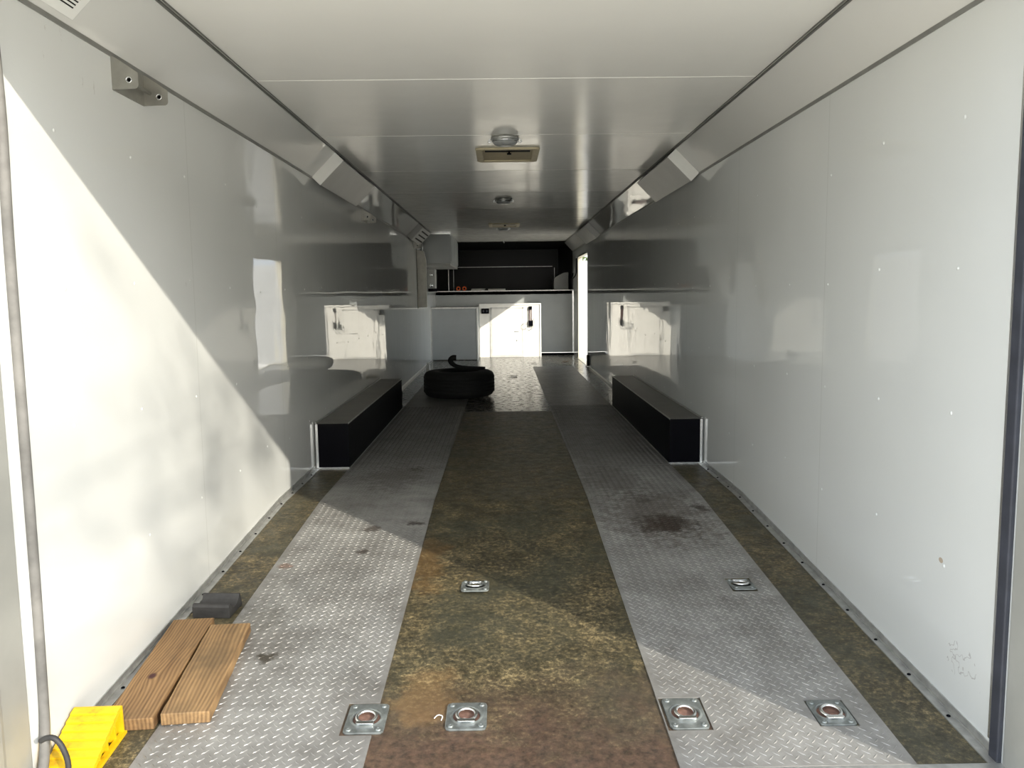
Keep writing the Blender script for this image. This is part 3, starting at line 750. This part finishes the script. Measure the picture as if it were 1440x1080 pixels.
# orange straps
def ostrap(x, label):
    t = thing('ratchet_strap', label, 'strap', (x, 15.08, 1.177), (0, 0, 0), 'orange straps on the raised deck')
    m = MB(); m.tube([(.030 * math.cos(a), 0, .040 + .030 * math.sin(a)) for a in [2 * math.pi * i / 24 for i in range(24)]], .011, 8, closed=True, r2=.022); m.build('coil', M_ORANGE, t)
    MB().box(-.05, .05, -.012, .012, .0, .018, .004).build('buckle', M_MAROON, t)
ostrap(-.845, 'left one of two small orange strap coils on raised deck')
ostrap(-.735, 'right one of two small orange strap coils on raised deck')
m = MB()
for k in range(4): m.box(-.62 + k * .006, -.38 + k * .01, 15.02, 15.30, 1.170 + k * .011, 1.180 + k * .011, .002)
tag(m.build('paper_stack', M_PAPER), 'low grey stack lying on raised deck beside orange straps', 'papers')
m = MB().box(-.30, .02, 15.1, 15.4, 1.170, 1.208, .008); tag(m.build('flat_case', M_GREYP), 'flat grey case on the raised deck, middle of the edge', 'case')
m = MB().box(.06, .42, 15.1, 15.4, 1.170, 1.198, .008); tag(m.build('flat_case', M_BLACKP), 'flat black case on the raised deck, right of grey case', 'case')
# black cable on right wall
pts = smoothline([(W - .015, 14.10, 1.70), (W - .015, 14.08, 1.55), (W - .02, 14.12, 1.43), (W - .05, 14.35, 1.37), (W - .04, 14.65, 1.39), (W - .015, 14.80, 1.46)], 8)
tag(MB().tube(pts, .009, 8).build('hanging_cable', M_BLACKP), 'black cable looping down right wall beside the side door', 'cable')
# small black box low by the door
t = thing('door_stop', 'small black block low on right wall at side door edge', 'block', (W, 12.15, .02))
MB().box(-.03, -.001, 0, .12, 0, .16, .006).build('block', M_BLACKP, t)
MB().tube(smoothline([(-.02, -.0, .02), (-.05, -.05, .0), (-.06, -.12, -.008), (-.03, -.18, -.012)], 6), .006, 6).build('lead', M_BLACKP, t)
# black strip stands for the shade in the gap under the riser
m = MB().box(.66, W - .002, YB - .16, YB - .02, .001, .030, .004); tag(m.build('gap_shade_strip', M_BLACKP), 'flat black strip standing for the dark gap below white front riser', 'mat')

# ================================================================== SPARE TYRE AND SMALL THINGS ON THE FLOOR
t = thing('spare_tyre', 'black spare tyre lying flat on the floor near left wheel well', 'tyre', (-.52, 8.86, .0065), (0, 0, .2))
prof = [(.215, .03), (.225, .012), (.27, .004), (.33, .004), (.362, .022), (.376, .045)]
for k in range(5):
    z = .055 + k * .036; prof += [(.386, z), (.386, z + .022), (.379, z + .026), (.379, z + .032)]
prof += [(.378, .238), (.364, .258), (.33, .276), (.27, .282), (.225, .272), (.215, .25), (.21, .14)]
MB().lathe(prof, n=64, close=True).build('tyre', M_TIRE, t)
MB().lathe([(0, .13), (.06, .13), (.08, .10), (.16, .09), (.195, .12), (.214, .24), (.220, .252), (.214, .255), (.19, .22), (.17, .14)], n=40).build('rim', M_BLACKP, t)
t = thing('curled_hose', 'black curled hose end rising from top of spare tyre', 'hose', (-.58, 8.80, .300))
pts = smoothline([(.35, 0, .012), (.18, .0, .016), (.05, 0, .03), (-.01, 0, .065), (-.025, 0, .10), (.0, 0, .125), (.035, 0, .125)], 6)
MB().tube(pts, [.014 + .016 * min(1, i / 24) for i in range(len(pts))], 10).build('hose', M_TIRE, t)
t = thing('yellow_block', 'small dark yellow block on the floor behind spare tyre', 'block', (-.80, 10.2, .0065))
MB().prism([(-.12, 0), (.10, 0), (.10, .09), (-.02, .10)], 0, .18, 'y', .006).build('block', simple('dark_yellow_plastic', (.35, .22, .02), .5), t)
m = MB(); m.lathe([(0, 0), (.03, .0), (.034, .02), (.030, .11), (.016, .13), (.016, .15), (0, .15)], (-1.10, 11.5, .001), 14)
tag(m.build('small_bottle', M_FIXCAP), 'small pale bottle on floor by left wall behind tyre', 'bottle')
def leafbit(x, y, r, seed, label):
    R_ = random.Random(seed); b = bmesh.new(); n = 9; z = fz(y) + .006
    c = b.verts.new((x, y, z + .006)); rim = [b.verts.new((x + r * R_.uniform(.5, 1.2) * math.cos(6.28 * i / n) * 1.5, y + r * R_.uniform(.5, 1.2) * math.sin(6.28 * i / n), z + R_.uniform(0, .012))) for i in range(n)]
    for i in range(n): b.faces.new((c, rim[i], rim[(i + 1) % n]))
    g = bmesh.ops.extrude_face_region(b, geom=list(b.faces))
    for v in [v for v in g['geom'] if isinstance(v, bmesh.types.BMVert)]: v.co.z -= .003
    bmesh.ops.recalc_face_normals(b, faces=b.faces)
    m = MB(); m._add(b); tag(m.build('dead_leaf', M_BROWNL), label, 'leaf', 'dead leaves and scraps on the floor')
M_BROWNL = simple('dead_leaf_brown', (.05, .035, .022), .7, 0, .3, 30)
leafbit(.98, 13.2, .05, 1, 'dark scrap on the floor in front of the side door')
leafbit(-.30, 11.8, .05, 2, 'dark scrap on the floor behind the spare tyre')
leafbit(.10, 10.9, .05, 3, 'dark scrap on floor right of tyre, in door reflection')
leafbit(.45, 12.9, .04, 4, 'dark scrap on the floor near the sunlit cabinet')
# pale splinter on vinyl by ring
m = MB().tube(smoothline([(-.090 - .155, 2.245 - .01, fz(2.24) + .003), (-.235, 2.25, fz(2.25) + .004), (-.222, 2.244, fz(2.24) + .004), (-.224, 2.225, fz(2.22) + .003)], 6), .0016, 6)
tag(m.build('pale_twig', M_FIXCAP), 'tiny curved pale splinter on the brown vinyl by the ring', 'splinter')

# ================================================================== OUTSIDE: trees and a parked truck (seen in reflections, cast soft shade; rear row added to block sky)
def tree(x, y, h, cr, label, nl=700, lr=.16, z0=.45, seed=1):
    R_ = random.Random(seed); t = thing('tree', label, 'tree', (x, y, -.55), (0, 0, 0), 'trees in the yard')
    m = MB(); pts = smoothline([(0, 0, 0), (.05, .03, h * .3), (-.05, .05, h * .55), (0, 0, h * .85)], 5); m.tube(pts, [.16 * (1 - .75 * i / len(pts)) for i in range(len(pts))], 10)
    br = []
    for k in range(9):
        a = R_.uniform(0, 6.28); z = h * R_.uniform(.4, .75); e = Vector((cr * .8 * math.cos(a), cr * .8 * math.sin(a), z + cr * R_.uniform(.2, .7)))
        m.tube([(0, 0, z), e * .5 + Vector((0, 0, z * .5 + .1)), e], [.06, .04, .015], 6); br.append(e)
    m.build('trunk', M_BARK, t)
    bm = bmesh.new()
    for k in range(nl):
        e = R_.choice(br) if R_.random() < .7 else Vector((0, 0, h * .8))
        c = e + Vector((R_.gauss(0, cr * .28), R_.gauss(0, cr * .28), R_.gauss(0, cr * .24)))
        M_ = Matrix.Rotation(R_.uniform(0, 6.28), 3, Vector((R_.uniform(-1, 1), R_.uniform(-1, 1), R_.uniform(-1, 1))).normalized())
        q = [bm.verts.new(c + M_ @ Vector(p)) for p in ((-lr, 0, 0), (0, -lr * .5, lr * .12), (lr, 0, 0), (0, lr * .5, lr * .12))]
        bm.faces.new(q)
    mm = MB(); mm.bm = bm; o = mm.build('foliage', M_LEAF, t)
    return t
def truck():
    t = thing('box_truck', 'pale box truck with shade-tinted paint parked outside beyond the side door', 'truck', (4.9, 24.0, -.55))
    MB().box(0, 2.3, 0, 6.2, .95, 3.05, .05).build('cargo_body', M_TRUCK, t)
    m = MB(); m.prism([(-1.9, .55), (-1.95, 1.2), (-1.55, 1.35), (-1.05, 2.2), (-.12, 2.3), (-.12, .55)], .12, 2.18, 'x', .05); c = m.build('cab', M_TRUCK, t)
    MB().prism([(-1.47, 1.42), (-1.06, 2.08), (-.45, 2.12), (-.45, 1.42)], .10, 2.20, 'x', .01).build('side_window', M_TGLASS, c)
    MB().box(.3, 2.0, -1.98, 6.1, .55, .95).build('chassis', M_BLACKP, t)
    for y in (-1.15, 4.7):
        for x in (.05, 2.0):
            o = MB().lathe([(0, -.13), (.22, -.13), (.25, -.10), (.44, -.13), (.46, -.08), (.46, .08), (.44, .13), (.25, .10), (.22, .13), (0, .13)], n=28).build('wheel', M_TIRE, t)
            o.location = (x + .12, y, .46); o.rotation_euler = (0, math.pi / 2, 0)
    return t
truck()
tree(14.0, 50.0, 9.5, 4.2, 'big leafy tree in the yard behind the parked truck', 2200, .35, seed=3)
tree(2.0, 56.0, 8.5, 3.8, 'leafy tree in the yard left of the parked truck', 2000, .35, seed=4)
tree(24.0, 38.0, 8.0, 3.2, 'leafy tree in the yard right of the parked truck', 1600, .35, seed=5)

def shade_tree():
    R_ = random.Random(11); bx, by, bz = 6.0, -8.0, -.55
    t = thing('tree', 'open-crowned tree in the yard behind the rear opening, with added shading clumps', 'tree', (bx, by, bz), (0, 0, 0), 'trees in the yard')
    D = Vector((1, -1.13, .68)); k = 9.0
    cl = [((-1.25, 3.14, -.05), .20, 150), ((-1.25, 3.42, .35), .14, 60), ((-1.25, 3.50, .70), .12, 40), ((-1.25, 4.02, .35), .08, 36), ((-1.25, 4.10, .60), .08, 26),
          ((-1.25, 2.95, .85), .16, 24), ((.50, 1.86, -.13), .09, 46), ((.30, 1.80, -.13), .13, 50), ((-.05, 1.80, -.13), .12, 30), ((-.3, 2.9, -.08), .2, 26), ((-.75, 3.3, -.05), .16, 26),
          ((-1.25, 2.05, .2), .34, 60), ((-1.25, 2.15, .7), .34, 60), ((-1.25, 2.1, 1.15), .3, 40), ((-1.25, 2.65, .55), .26, 30), ((-1.25, 2.0, 1.5), .3, 30), ((-1.25, 2.45, -.05), .26, 40)]  # sparse clumps added to dim the sunlit left wall
    m = MB(); top = Vector((0, 0, 6.9))
    m.tube(smoothline([(0, 0, 0), (.06, -.05, 2.4), (-.04, .0, 4.6), top], 5), [.17 - .006 * i for i in range(16)], 10)
    bm = bmesh.new()
    for (p, r_, n_) in cl:
        c = Vector(p) + D * k - Vector((bx, by, bz))
        a = Vector((0, 0, min(6.2, c.z - .3)))
        m.tube([a * .93, (a + c) * .5 + Vector((0, 0, -.12)), c], [.03, .016, .006], 6)
        for _ in range(int(n_ * (1.0 if p[2] > .1 and p[1] < 2.7 else 1.7))):
            q0 = c + Vector((R_.gauss(0, r_), R_.gauss(0, r_), R_.gauss(0, r_ * 1.15))); lr = .040
            M_ = Matrix.Rotation(R_.uniform(0, 6.28), 3, Vector((R_.uniform(-1, 1), R_.uniform(-1, 1), R_.uniform(-1, 1))).normalized())
            bm.faces.new([bm.verts.new(q0 + M_ @ Vector(v)) for v in ((-lr, 0, 0), (0, -lr * .55, lr * .12), (lr, 0, 0), (0, lr * .55, lr * .12))])
    m.build('trunk', M_BARK, t); mm = MB(); mm.bm = bm; mm.build('foliage', M_LEAF, t)
shade_tree()

for i, (x, y, h, lab) in enumerate([(13.5, -8.5, 5.2, 'dense sky-blocking tree added right of the rear opening, closest of the row'), (19.0, -19.0, 8.0, 'dense sky-blocking tree added behind right, second of the row'),
                                  (11.0, -25.0, 8.5, 'dense tall sky-blocking tree added behind right, third of the row'), (25.0, -6.0, 9.0, 'dense sky-blocking tree added far right of the trailer'), (1.5, -33.0, 8.5, 'dense sky-blocking tree added straight behind the trailer')]):
    tree(x, y, h, h * .42, lab, 2200, .38, seed=20 + i)  # unseen row added to cut sky light on the left wall
